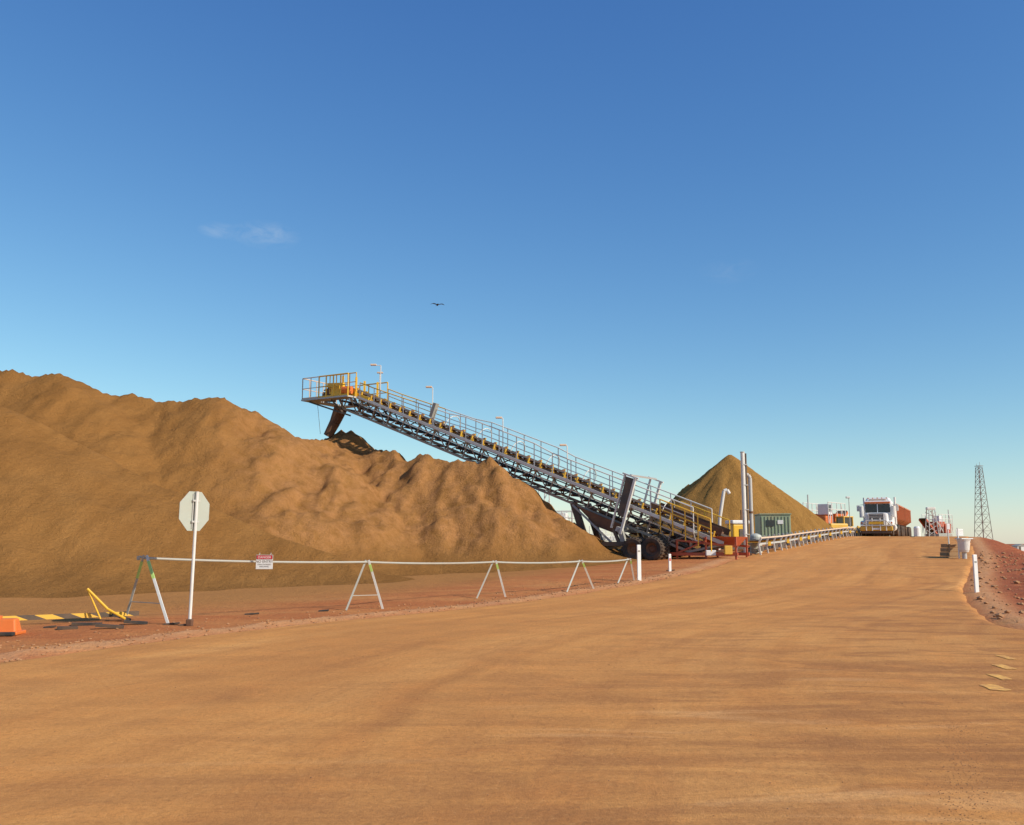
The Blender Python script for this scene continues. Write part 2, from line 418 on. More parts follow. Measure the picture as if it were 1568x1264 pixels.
# ------------------------------------------------------------------ stockpiles
def dens(pts, step=.35):
    P = [W(*p) for p in pts]; out = []
    for a, c in zip(P[:-1], P[1:]):
        n = max(1, int((c-a).length/step))
        for i in range(n): out.append(a.lerp(c, i/n))
    out.append(P[-1]); return np.array([tuple(p) for p in out])
back = dens([(-420, 540, 47), (-200, 548, 46), (-60, 556, 46), (0, 562, 46), (25, 565, 46), (50, 572, 46), (95, 567, 46), (125, 582, 46.5), (160, 601, 47),
             (205, 602, 48), (245, 611, 48), (290, 609, 48), (325, 606, 48), (360, 619, 48.5), (390, 623, 49), (420, 643, 50), (445, 662, 51), (495, 668, 53), (515, 668, 55)])
drop = dens([(522, 652, 56.5), (535, 651, 56.5), (555, 666, 55), (600, 690, 52), (650, 699, 50), (690, 707, 49.5), (720, 712, 49), (752, 714, 48.5)])
front = dens([(-420, 560, 37), (-200, 590, 38), (0, 618, 38), (70, 645, 38), (140, 684, 37.5), (250, 740, 37), (340, 784, 36.5), (450, 832, 36), (520, 862, 35.5)])
x0, x1, y0, y1 = -46, 17, 20, 74
xs = np.arange(x0, x1, .15); yy = np.arange(y0, y1, .15)
X, Y = np.meshgrid(xs, yy)
wx = X+.5*fbm(X*.4, Y*.4, 3, 21); wy = Y+.5*fbm(X*.4+9, Y*.4, 3, 22)
def cones(R, s):
    h = np.full(X.shape, -50.0)
    for (a, c, z) in R: np.maximum(h, z-s*np.hypot(wx-a, wy-c), out=h)
    return h
hbk = cones(back, .67); hdr = cones(drop, .70); hb = np.maximum(hbk, hdr)
hf = cones(front, .60)
G0 = ground_z(X, Y)
rel = np.maximum(hb, hf)-G0
def mounds(n, xr, yr, rr, seed):
    rs = np.random.RandomState(seed); H = np.zeros_like(X)
    for i in range(n):
        a = rs.uniform(*xr); c = rs.uniform(*yr); r = rs.uniform(*rr); ex = rs.uniform(.8, 1.3); ey = rs.uniform(.45, .8); sh = rs.uniform(-.5, .5)
        d = np.hypot((X-a+sh*(Y-c))*ex, (Y-c)*ey); H = np.maximum(H, np.clip(1-d/r, 0, 1)*r*.42)
    return H
cent = sstep(-.6, .6, hb-hf)*sstep(.2, 1.5, rel)
lumpy = sstep(-16, -10, X+.35*(Y-45))
M = mounds(620, (-30, 9), (36, 52), (.4, 1.8), 4)
gul = 1-np.abs(fbm(wx*.55, wy*.14, 4, 33))*2.2          # down-slope gullies
gul2 = 1-np.abs(fbm(wx*1.3+3, wy*.35, 3, 36))*2.2
topf = sstep(0, 2.0, (7.6-hb))                            # calm the crest
hb2 = hb+cent*(M*(.10+.95*lumpy*topf)+.28*fbm(X*.55, Y*.4, 4, 31)*(.4+.6*lumpy)-.32*(1-gul)*(.4+.6*lumpy)-.12*(1-gul2)*(.4+.6*lumpy))
hb2 = hb2+sstep(.2, 1.5, rel)*.10*fbm(X*1.3, Y*1.1, 4, 41)
hf2 = hf+.12*fbm(X*.25, Y*.25, 3, 51)*sstep(.2, 1.5, rel)+.05*fbm(X*1.3, Y*.7, 3, 52)
H = np.maximum(hb2, hf2)
d_ = H-G0
Zp = np.where(d_ > 3, d_, .60*np.log1p(np.exp(np.clip(d_/.60, -30, 30))))-.05-.12*sstep(-.2, -2.5, d_)
lum = np.stack([cent*lumpy, sstep(0, 1.4, rel), M], -1)
def pile_mat(name, a, bcol, ccol):
    m, nt, b = newmat(name)
    pos = N(nt, 'ShaderNodeNewGeometry').outputs['Position']
    at = N(nt, 'ShaderNodeAttribute', attribute_name='mask'); sp = N(nt, 'ShaderNodeSeparateXYZ'); nt.links.new(at.outputs['Vector'], sp.inputs[0])
    n1 = noise(nt, mapping(nt, pos, (.35, .2, .12)), 1, 6, .6, .8); n2 = noise(nt, pos, 1.6, 7, .7); n3 = noise(nt, pos, 12, 5, .7)
    n4 = noise(nt, pos, 45, 3, .7)
    st = noise(nt, mapping(nt, pos, (1.6, .35, .35)), 1, 6, .7, .4)
    c = ramp(nt, n1, [(.3, a), (.7, bcol)])
    c = mixc(nt, mth(nt, 'MULTIPLY', ramp(nt, st, [(.42, 0), (.62, 1)]), .36), c, tuple(x*.62 for x in a))
    c = mixc(nt, mth(nt, 'MULTIPLY', sp.outputs[0], ramp(nt, n2, [(.35, 0), (.65, .8)])), c, ccol)
    c = mixc(nt, mth(nt, 'MULTIPLY', ramp(nt, n3, [(.5, 0), (.75, 1)]), .40), c, tuple(x*.5 for x in a))
    c = mixc(nt, mth(nt, 'MULTIPLY', ramp(nt, n4, [(.55, 0), (.7, 1)]), .35), c, tuple(x*.5 for x in a))
    nt.links.new(c, b.inputs['Base Color']); b.inputs['Roughness'].default_value = 1; b.inputs['Specular IOR Level'].default_value = .05
    bump(nt, b, mth(nt, 'ADD', mth(nt, 'ADD', n2, mth(nt, 'MULTIPLY', n3, .4)), mth(nt, 'MULTIPLY', n4, .15)), .85, .26)
    return m
pm = pile_mat('bauxite_ore', (.30, .138, .040), (.37, .178, .054), (.49, .235, .092))
keep = d_ > -3.2
grid_object('ore_stockpile', X, Y, np.where(keep, G0+Zp, G0-.4), pm, {'mask': lum})

# distant conical pile
Yc = 92; ap = W(1118, 696, Yc)
xs = np.arange(ap.x-26, ap.x+26, .3); yy = np.arange(Yc-22, Yc+24, .3)
X, Y = np.meshgrid(xs, yy)
wx = X+.3*fbm(X*.3, Y*.3, 3, 61); wy = Y+.3*fbm(X*.3, Y*.3+5, 3, 62)
h = ap.z+.1-.80*np.hypot(wx-ap.x, wy-Yc)
for (px, py, Yq) in ((1075, 728, 96), (1055, 742, 97), (1030, 762, 97)):
    q = W(px, py, Yq); h = np.maximum(h, q.z-.8*np.hypot(wx-q.x, wy-q.y))
ang = np.arctan2(Y-Yc, X-ap.x); h = h+.40*fbm(ang*6, np.hypot(X-ap.x, Y-Yc)*.12, 4, 66)*sstep(0, 3, ap.z-h)
h = np.maximum(h, -.3)
grid_object('ore_stockpile', X, Y, h, pile_mat('olive_ore', (.33, .165, .045), (.41, .215, .06), (.4, .24, .08)), {'mask': np.zeros(X.shape+(3,))})

# ------------------------------------------------------------------ loose stones
def stones(name, pts, mat):
    bb = B(name)
    for (x, y, z, r) in pts:
        vs = []
        for d in ((1, 0, 0), (0, 1, 0), (-1, 0, 0), (0, -1, 0), (0, 0, 1), (0, 0, -1), (.6, .6, .5), (-.6, .5, .5), (.5, -.6, .5), (-.5, -.6, .5)):
            v = Vector(d).normalized()*r*random.uniform(.7, 1.15); v.z *= .7; vs.append(Vector((x, y, z+r*.15))+v)
        bm = bmesh.new(); bv = [bm.verts.new(v) for v in vs]; r_ = bmesh.ops.convex_hull(bm, input=bv)
        bm.verts.index_update(); bm.verts.ensure_lookup_table()
        bb.add('s', mat, [v.co.copy() for v in bm.verts], [[v.index for v in f.verts] for f in bm.faces]); bm.free()
    return bb.done(world=True)
pts = []
for i in range(1100):
    y = random.uniform(9, 34); off = random.expovariate(1/1.0); x = float(EL(y))-off+.15
    pts.append((x, y, gz(x, y), random.uniform(.008, .035)))
for i in range(1500):
    y = random.uniform(13, 50); x = float(ER(y))+random.uniform(0, 9)
    pts.append((x, y, gz(x, y), random.choice([.02, .03, .05, .08])*random.uniform(.6, 1.5)))
for i in range(700):
    y = random.uniform(4.8, 8.4); x = 2.15+(y-4.8)*.48+random.gauss(0, .10)
    pts.append((x, y, road_z(x, y), random.uniform(.002, .006)))
for i in range(700):
    y = random.uniform(4.0, 16); x = random.uniform(-8, 9)
    pts.append((x, y, road_z(x, y), random.uniform(.003, .008)))
stones('gravel', pts, paint('stone', (.44, .22, .10), .95, 0, .5, 6))
p = W(108, 1253, 1.5*1450/420)
stones('clod_of_dirt', [(p.x, p.y, road_z(p.x, p.y), .03), (p.x+.025, p.y, road_z(p.x, p.y), .02), (p.x-.025, p.y+.01, road_z(p.x, p.y), .018)], paint('dark_clod', (.09, .04, .025), .95, 0, .2, 6))

# ------------------------------------------------------------------ stop sign (seen from behind)
p = G(290, 960)
sg = B('stop_sign', p, 0)
sg.M = Matrix.Translation(p) @ Matrix.Rotation(math.radians(.8), 4, 'Y')
def oct_(r, z, n=8): return [(r*math.cos(math.pi/8+i*math.pi/4), 0, z+r*math.sin(math.pi/8+i*math.pi/4)) for i in range(n)]
top = 2.53
SR = Matrix.Rotation(math.radians(62), 3, 'Z')
sg.tube('post', galvl, (0, 0, -.2), (0, 0, top-.02), .030, 10)
sg.tube('post_cap', galvl, (0, 0, top-.02), (0, 0, top), .033, 10)
r8 = .405; zc = top-.375
face = [SR @ Vector(v) for v in oct_(r8, zc)]
nrm = SR @ Vector((0, 1, 0))
off = nrm*.045
sg.prism('sign_plate', signback, [v+off for v in face], nrm*.004)
rd = paint('stop_red', (.55, .02, .02), .35, 0, .1)
sg.prism('sign_face', rd, [v*1+off+nrm*.0065 for v in face], nrm*.001)
tx = SR @ Vector((1, 0, 0))
for dx in (-.06, .06):
    sg.beam('mounting_channels', galv, off-nrm*.012+tx*dx+Vector((0, 0, zc-.33)), off-nrm*.012+tx*dx+Vector((0, 0, zc+.33)), .018, .02, up=nrm)
for dz in (-.2, .2):
    sg.beam('brackets', galv, off-nrm*.03+tx*-.09+Vector((0, 0, zc+dz)), off-nrm*.03+tx*.09+Vector((0, 0, zc+dz)), .03, .035)
sg.box('base_clamp', rust, (0, 0, .06), (.12, .11, .14), .02)
sg.done()

# ------------------------------------------------------------------ A-frame barrier fence
fb = B('barrier_fence', G(222, 952))
frames = [((192, 948), (257, 957), (222, 855)), ((530, 936), (586, 933), (562, 861)), ((730, 917), (774, 915), (757, 861)),
          ((868, 908), (909, 903), (889, 860)), ((946, 894), (971, 889), (963, 857))]
tops = []
for k, (a, c, t) in enumerate(frames):
    A = G(*a); Cc = G(*c)
    if k == 0: A = W(a[0], a[1], Cc.y+.9); A.z = gz(A.x, A.y)
    T = W(t[0], t[1], (A.y+Cc.y)/2); tops.append(T)
    T1 = T+Vector((-.04, 0, .0)); T2 = T+Vector((.05, 0, 0))
    for foot, tp, mt in ((A, T1, railm), (Cc, T2, legw)):
        d = (foot-tp)
        fb.beam('legs_galvanised' if mt is railm else 'legs_white', mt, tp-d*.04, foot, .04 if mt is railm else .048, .03, up=(0, 1, 0))
        if mt is legw or k == 0:
            fb.beam('reflective_tops', lime, tp+d*.05+Vector((0, -.003, 0)), tp+d*(.32 if k == 0 else .2)+Vector((0, -.003, 0)), .044 if mt is railm else .052, .036, up=(0, 1, 0))
    if k < 2: fb.beam('braces', railm, A.lerp(T, .3), Cc.lerp(T, .3), .02, .014)
for i, (a, c) in enumerate(zip(tops[:-1], tops[1:])):
    n = 8; pts_ = []
    for j in range(n+1):
        f = j/n; q = a.lerp(c, f); q.z -= .035*4*f*(1-f); pts_.append(q)
    fb.path('rail', railm, pts_, .024, 8)
e = tops[0]; fb.path('rail', railm, [e+Vector((-.12, 0, .03)), e], .025, 8)
fb.box('rail_end', railm, e+Vector((-.13, 0, .0)), (.06, .05, .08), .01)
fb.done(world=True)

q = W(406, 850, tops[0].y+(tops[1].y-tops[0].y)*.42)
ds = B('no_entry_sign', q, 0)
wS, hS = .36, .30
ds.box('plate', white, (0, -.04, -hS/2), (wS, .008, hS), .003)
ds.box('red_header', signred, (0, -.046, -.05), (wS-.03, .004, .075))
ds.box('black_border', blk, (0, -.0452, -.05), (wS-.012, .002, .09))
ds.tube('ties', galv, (-.12, -.035, -.03), (-.12, .03, .04), .006)
ds.tube('ties', galv, (.12, -.035, -.03), (.12, .03, .04), .006)
root = ds.done()
def text(body, size, z, mat, y=-.0495):
    cu = bpy.data.curves.new('lettering', 'FONT'); cu.body = body; cu.size = size; cu.align_x = 'CENTER'; cu.extrude = .0004
    cu.materials.append(mat); o = bpy.data.objects.new('lettering_'+body.lower().replace(' ', '_'), cu); scene.collection.objects.link(o)
    o.parent = root; o.location = (0, y, z); o.rotation_euler = (math.pi/2, 0, 0)
text('DANGER', .07, -.074, white); text('NO ENTRY', .075, -.165, blk, -.0455); text('UNAUTHORISED', .038, -.215, blk, -.0455); text('PERSONNEL', .038, -.26, blk, -.0455)

# ------------------------------------------------------------------ marker posts
def marker(px, py, pt, w=.11, name='guide_post', band=True):
    p = G(px, py); h = (py-pt)/1450*p.y*1.0
    g = B(name, p, .3)
    g.box('post', white, (0, 0, h/2-.1), (w, .05, h+.2), .012)
    g.box('reflector', signred if band else grey, (0, -.028, h-.2), (w*.55, .008, .10 if band else .05), .002)
    g.done()
marker(979, 890, 837, .13, band=False); marker(1496, 908, 852, .13, band=False); marker(1026, 876, 850, .10)

# ------------------------------------------------------------------ broken boom gate at left
hz, nt, b = newmat('hazard_stripes')
tcn = N(nt, 'ShaderNodeTexCoord').outputs['Object']
sx = N(nt, 'ShaderNodeSeparateXYZ'); nt.links.new(tcn, sx.inputs[0])
v = mth(nt, 'FRACT', mth(nt, 'MULTIPLY', mth(nt, 'ADD', sx.outputs[0], mth(nt, 'MULTIPLY', sx.outputs[2], 2.0)), 1.9))
c = mixc(nt, mth(nt, 'GREATER_THAN', v, .5), (.04, .035, .03), (.75, .42, .04))
c = mixc(nt, mth(nt, 'MULTIPLY', noise(nt, tcn, 4, 5), .3), c, DUST)
nt.links.new(c, b.inputs['Base Color']); b.inputs['Roughness'].default_value = .6
a = G(0, 968); c2 = G(212, 950)
bg_ = B('fallen_boom_barrier', a)
bg_.beam('boom', hz, a+Vector((-2.2, -.1, .13)), c2+Vector((0, 0, .13)), .05, .09)
q1 = G(133, 952); q2 = G(192, 955)
tp = W(134, 902, q2.y); mid_ = W(165, 933, q2.y); en = W(192, 948, q2.y)
bg_.path('bent_post', yellow, [tp, mid_, en], .024, 8)
bg_.tube('stay', yellow, W(134, 902, q2.y), W(154, 948, q2.y), .016, 6)
for (px, py, ln, dz) in ((130, 959, .5, .0), (165, 964, .45, .04), (205, 958, .4, .03), (100, 967, .3, 0), (183, 952, .3, .1)):
    z = G(px, py); bg_.beam('rubber_feet', blk, z+Vector((-ln/2, 0, .03+dz)), z+Vector((ln/2, .16, .02)), .16, .05)
bg_.done(world=True)
z = G(12, 972)
ob_ = B('orange_safety_barrier', z+Vector((-.12, 0, 0)), .1)
ob_.box('body', orange, (0, 0, .15), (.6, .3, .24), .03, (.85, .6))
ob_.box('foot', orange, (0, 0, .03), (.68, .42, .06), .015)
ob_.box('top_lug', orange, (-.12, 0, .29), (.22, .12, .06), .015)
ob_.box('base', blk, (.05, -.28, .03), (.55, .12, .06), .015)
ob_.done()
db = B('rubber_and_shadow_strips', G(270, 957))
for (px, py, w_) in ((262, 958, .28), (283, 960, .2), (385, 943, .3), (495, 938, .22), (75, 964, .2), (1027, 875, .3)):  # rubber scraps; dark strips along the fence stand in for cast shadows
    z = G(px, py); db.beam('pieces', blk, z+Vector((-w_/2, 0, .01)), z+Vector((w_/2, .06, .03)), .08, .03)
db.done(world=True)

# ------------------------------------------------------------------ stacker conveyor
T = W(1122, 835, 44); Hh = W(528, 598, 56)
ax = (Hh-T); Lc = ax.length; ax.normalize()
side = Vector((ax.y, -ax.x, 0)).normalized()
if side.y > 0: side = -side
up = ax.cross(side); 
if up.z < 0: up = -up
def C(t, s, u): return T+ax*t+side*s+up*u
cv = B('stacker_conveyor', T)
hw = .75
nb = 20; tl = Lc-1.0
for s in (-hw, hw):
    cv.beam('top_chords', galvl if s > 0 else galv, C(.2, s, 0), C(Lc, s, 0), .10, .17, up=up)  # near chord paler: its sunlit look is put into the colour
    cv.beam('bottom_chords', truss, C(1.6, s, -.95), C(tl, s, -.95), .10, .11, up=up)
    cv.beam('bottom_chords', truss, C(.2, s, -.05), C(1.6, s, -.95), .10, .10, up=up)
    cv.beam('bottom_chords', truss, C(tl, s, -.95), C(Lc, s, -.08), .10, .10, up=up)
    cv.beam('mid_stringers', galvl, C(1.2, s*1.01, -.34), C(Lc-.6, s*1.01, -.34), .05, .06, up=up)
ts = np.linspace(1.6, tl, nb+1)
for i, t in enumerate(ts):
    for s in (-hw, hw):
        mt = truss if s > 0 else dark  # far side darker: shade inside the truss put into the colour
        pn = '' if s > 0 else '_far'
        cv.beam('truss_verticals'+pn, mt, C(t, s, -.95), C(t, s, 0), .06, .06, up=ax)
        if i < nb:
            a_, b_ = (t, ts[i+1]) if i % 2 else (ts[i+1], t)
            cv.beam('truss_diagonals'+pn, mt, C(a_, s, -.93), C(b_, s, -.03), .05, .05, up=side)
    cv.beam('cross_members', dark, C(t, -hw, -.95), C(t, hw, -.95), .06, .07, up=up)  # dark colour carries the shade of the truss underside
    cv.beam('cross_members', dark, C(t, -hw, -.1), C(t, hw, -.1), .06, .07, up=up)
    if i < nb: cv.beam('cross_members', dark, C(t, -hw, -.95), C(ts[i+1], hw, -.95), .04, .04, up=up)
cv.beam('belt', blk, C(.1, 0, .26), C(Lc+.1, 0, .26), .95, .03, up=up)
cv.beam('return_belt', blk, C(.6, 0, -.55), C(Lc-.4, 0, -.55), .9, .02, up=up)
for t in np.arange(.8, Lc, .75):
    cv.beam('idler_frames', yeld, C(t, -.6, .12), C(t, .6, .12), .10, .06, up=up)
    for s in (-1, 1):
        cv.beam('idler_frames', yeld, C(t, s*.62, .05), C(t, s*.66, .36), .12, .05, up=ax)
        cv.tube('idler_rollers', rust, C(t, s*.2, .17), C(t, s*.58, .31), .06, 8)
    cv.tube('idler_rollers', rust, C(t+.1, -.5, -.62), C(t+.1, .5, -.62), .06, 8)
for s in (-1, 1): cv.beam('belt_skirts', rust, C(.5, s*.55, .42), C(4.2, s*.6, .42), .03, .3, up=up)
ws = 1.30
for s in (-1, 1):
    cv.beam('walkway', grey, C(1.5, s*1.04, .02), C(Lc-2.2, s*1.04, .02), .46, .035, up=up)
    cv.beam('walkway_kickplates', galvl, C(1.5, s*ws, .07), C(Lc-2.2, s*ws, .07), .015, .12, up=up)
    tt = np.arange(1.5, Lc-2.0, 1.12)
    prev = None
    for t in tt:
        hh = 1.15 if t < Lc*.62 else 1.15-.22*min(1, (t-Lc*.62)/6)
        if Lc*.40 < t < Lc*.6: hh += .14
        P0 = C(t, s*ws, .02); V = Vector((0, 0, 1))
        P1 = P0+V*.55*hh; P2 = P0+V*hh
        cv.tube('handrail_posts', galvl, P0, P2, .026, 6)
        cv.beam('walkway_brackets', galv, C(t, s*hw, -.35), C(t, s*ws, 0), .04, .04, up=ax)
        if prev:
            yy_ = t > Lc*.74
            nm_, mt_ = ('handrails_yellow', yellow) if yy_ else ('handrails', galvl)
            cv.tube(nm_, mt_, prev[0], P1, .022, 6); cv.tube(nm_, mt_, prev[1], P2, .030, 6)
        prev = (P1, P2)
for t in np.arange(3.5, Lc*.72, 1.12*2):
    pts_ = []
    for j in range(9):
        an = math.pi*j/8; pts_.append(C(t, math.cos(an)*.7, .35+math.sin(an)*.6))
    cv.path('belt_hoops', galvl, pts_, .024, 6)
zp = W(520, 616, 56).z
hd = Vector((ax.x, ax.y, 0)).normalized()
Hc = Vector((Hh.x, Hh.y, 0))
def D(f, s, z): return Hc+hd*f+side*s+Vector((0, 0, zp+z))
def rail_loop(part, mat, pts_, h=1.1, r=.025, step=.9):
    for a_, b_ in zip(pts_[:-1], pts_[1:]):
        a_ = Vector(a_); b_ = Vector(b_); n = max(1, round((b_-a_).length/step)); V = Vector((0, 0, h))
        for k in range(n+1):
            q = a_.lerp(b_, k/n); cv.tube(part+'_posts', mat, q, q+V, r, 6)
        cv.tube(part, mat, a_+V, b_+V, r*1.1, 6); cv.tube(part, mat, a_+V*.52, b_+V*.52, r*.85, 6)
        cv.beam(part+'_kick', mat, a_+Vector((0, 0, .07)), b_+Vector((0, 0, .07)), .012, .13)
cv.beam('head_platform', galv, D(-1.8, -1.6, 0), D(1.75, -1.6, 0), .5, .09)
cv.beam('head_platform', galv, D(-1.8, 1.45, 0), D(1.75, 1.45, 0), .8, .09)
cv.beam('head_platform', galv, D(1.4, -1.3, -.004), D(1.4, 1.0, -.004), .7, .08)
rail_loop('front_guard', cream, [D(.4, 1.8, 0), D(1.7, 1.8, 0), D(1.7, -1.8, 0), D(.4, -1.8, 0)], 1.3, .028, .65)
rail_loop('platform_rail', yellow, [D(-1.8, 1.82, 0), D(.4, 1.82, 0)], 1.3, .04, .5)
rail_loop('platform_rail', yellow, [D(-1.8, -1.82, 0), D(.4, -1.82, 0)], 1.3, .036, .7)
rail_loop('upper_platform_rail', yellow, [D(-1.8, 1.1, .35), D(.2, 1.1, .35)], 1.1, .03, .5)
for s in (-1.4, 1.4):
    cv.beam('platform_braces', dark, D(1.5, s, -.06), D(-1.2, s*.6, -1.0), .09, .09)
    cv.beam('platform_braces', dark, D(-1.6, s, -.06), D(-2.6, s*.6, -.9), .09, .09)
    cv.beam('platform_braces', dark, D(-.2, s, -.06), D(-.8, s*.6, -.9), .09, .09)
    cv.beam('head_frames', yellow, D(-2.6, s*.66, -.2), D(.3, s*.66, .85), .08, .30)
    cv.beam('head_frames', yellow, D(-1.7, s*.7, .05), D(-1.7, s*.7, 1.2), .12, .12)
    cv.beam('head_frames', yellow, D(-.7, s*.7, .05), D(-.7, s*.7, 1.35), .12, .12)
cv.lathe('head_pulley', rust, D(.55, -.62, .62), side, [(.001, 0), (.34, 0), (.36, .3), (.36, .95), (.34, 1.24), (.001, 1.24)], 18)
gb = D(-.5, 1.25, .42)
cv.beam('gearbox', yellow, gb-hd*.35, gb+hd*.3, .42, .65); cv.tube('drive_motor', orange, gb-hd*.4+Vector((0, 0, .05)), gb-hd*1.1+Vector((0, 0, .0)), .22, 12)
cv.beam('belt_guard', yellow, gb+Vector((0, 0, .35))-hd*.5, gb+Vector((0, 0, .42))+hd*.7, .2, .25)
cv.beam('head_hood', rust, D(.1, 0, 1.0), D(1.15, 0, .72), 1.15, .05)
cv.beam('head_hood', rust, D(1.2, 0, .7), D(1.25, 0, .1), .05, 1.1)
ca = W(522, 630, 56); cb = W(502, 668, 56.2)
cv.tube('discharge_chute', rust, ca+Vector((0, 0, .2)), ca.lerp(cb, .45), .42, 12, .33)
cv.tube('discharge_chute', rust, ca.lerp(cb, .45), cb, .33, 12, .28)
cv.tube('sensor_wire', dark, D(1.6, .6, 0), D(1.3, .6, -1.9), .012, 5)
def lamp(px, pt, pb, t, arm):
    P = C(t, ws, .1); Q = Vector((P.x, P.y, W(px, pt, P.y).z))
    cv.tube('lamp_poles', galvl, P, Q, .025, 6)
    A = Q+Vector((arm, 0, .02)); cv.tube('lamp_poles', galvl, Q, A, .02, 6)
    cv.box('lamp_heads', cream, A+Vector((arm*.4, 0, .02)), (.34, .2, .09), .02)
def t_of(px):
    lo, hi = -1, Lc+1
    for _ in range(40):
        m_ = (lo+hi)/2; P = C(m_, ws, .1); Pz = P-Vector((0, 0, EYE)); cx = Pz.x/(Pz.y*CT+Pz.z*ST)*1450+784
        if cx > px: lo = m_
        else: hi = m_
    return m_
for (px, pt, arm) in ((662, 594, -.15), (770, 641, -.15), (869, 683, -.15), (582, 560, -.3)):
    lamp(px, pt, 0, t_of(px), arm)
P0 = D(-1.2, -1.8, 0); zq = W(565, 571, P0.y).z
cv.tube('lamp_poles', galvl, P0, Vector((P0.x, P0.y, zq)), .025); cv.box('lamp_heads', cream, Vector((P0.x, P0.y, zq)), (.36, .2, .08), .02)
t = t_of(658); cv.beam('junction_box', grey, C(t, ws+.05, .55), C(t, ws+.05, 1.35), .3, .2)
tm = t_of(962)
s = 1
a_ = C(tm+.25, 1.52, 1.35); b_ = C(tm+.05, 1.52, -.5)
cv.beam('portal_housing', dark, a_, b_, .14, .40, up=ax)
for s in (-1, 1):
    cv.beam('portal_frames', galvl, C(tm+.53, s*1.56, 1.42), C(tm+.33, s*1.56, -1.2), .12, .07, up=ax)
    cv.beam('portal_posts', yellow if s > 0 else galvl, C(tm-.03, s*1.58, 1.42), C(tm-.23, s*1.58, -1.3), .14, .11, up=ax)
    cv.beam('portal_frames', galvl, C(tm-.18, s*1.56, 1.44), C(tm+.66, s*1.56, 1.44), .12, .07, up=up)
cv.beam('portal_ties', galv, C(tm, -1.56, -1.15), C(tm, 1.56, -1.15), .2, .22, up=up)
cv.beam('portal_ties', galv, C(tm+.25, -1.56, 1.48), C(tm+.25, 1.56, 1.48), .10, .08, up=up)
wc = W(998, 840, 44.2)
Rw = .55
axd = Vector((hd.x, hd.y, 0))
gzz = gz(wc.x, wc.y)
for s in (-1, 1):
    base = C(tm-.1, s*1.5, -1.1)
    low = Vector((base.x, base.y, gzz+.75))+axd*-.2
    cv.beam('carriage_legs', grey, base, low, .22, .24, up=axd)
    cv.beam('carriage_legs_dark', dark, base+axd*.35, low+axd*.25, .14, .14, up=axd)
    cv.beam('carriage_beams', dark, low+axd*1.1, low-axd*1.8, .28, .20)
    for k in (-.62, -1.55):
        for o in (-.28, .28):
            cc = low+axd*k+side*(o*1.15); cc.z = gz(cc.x, cc.y)+Rw-.03
            cv.wheel(cc, side, Rw, .4, rust)
    tb = t_of(882)
    top_ = C(tb, s*.78, -1.0); bot = Vector((top_.x, top_.y, 0))-axd*1.0; bot.z = gz(bot.x, bot.y)
    cv.beam('rear_legs', dark, top_+Vector((0, 0, .1)), bot, .26, .30, up=axd)
    cv.beam('rear_legs', dark, bot, bot+Vector((0, 0, .06)), .6, .6, up=axd)
    g1 = C(tb-.3, s*.95, -.95); g2 = C(tm+.2, s*.95, -.95)
    cv.prism('gusset_plates', rust, [g1, g2, g2+Vector((0, 0, -.55)), g1.lerp(g2, .45)+Vector((0, 0, -.6))], side*.06*s)
    cv.beam('struts', grey, C(tb, s*.9, -1), low+axd*.6, .09, .10, up=axd)
    cv.beam('struts', dark, bot+Vector((0, 0, .4)), low, .10, .10)
def Tl(f, s, z): return Vector((T.x, T.y, gz(T.x, T.y)))-hd*f+side*s+Vector((0, 0, z))
hb_ = [Tl(f_, s, z) for (f_, s, z) in ((-.9, -.4, .55), (.2, -.4, .55), (.2, .4, .55), (-.9, .4, .55))]
ht_ = [Tl(f_, s, z) for (f_, s, z) in ((-1.2, -.8, .95), (.45, -.8, .95), (.45, .8, .95), (-1.2, .8, .95))]
cv.add('tail_hopper', red, hb_+ht_, [[0, 1, 5, 4], [1, 2, 6, 5], [2, 3, 7, 6], [3, 0, 4, 7]])
for f_, s in ((-1.0, -.8), (.4, -.8), (.4, .8), (-1.0, .8), (-2.4, .8), (-2.4, -.8)):
    cv.beam('tail_frame', red, Tl(f_, s, -.1), Tl(f_, s, .95 if f_ > -2 else .8), .08, .08, up=hd)
for s in (-.85, .85):
    cv.beam('tail_frame', red, Tl(-3.4, s, .16), Tl(.5, s, .16), .12, .14); cv.beam('tail_frame', red, Tl(-2.4, s, .8), Tl(.5, s, .5), .06, .09)
    cv.beam('tail_frame', red, Tl(-2.4, s, .2), Tl(-1.0, s, .75), .06, .07)
cv.box('tail_guard', yeld, Tl(.1, 1.0, .35), (.35, .2, .4), .03)
cv.box('tail_guard_white', white, Tl(-.7, 1.05, .22), (.45, .18, .25), .03)
for s in (-1.35, 1.35):
    a_ = C(.6, s, .0); b_ = C(3.2, s, .0)
    for k in range(5):
        q = a_.lerp(b_, k/4); cv.tube('tail_rails', yellow, q-Vector((0, 0, .5)), q+Vector((0, 0, .95)), .03)
    for h_ in (.95, .5): cv.tube('tail_rails', yellow, a_+Vector((0, 0, h_)), b_+Vector((0, 0, h_)), .03)
cv.done(world=True)

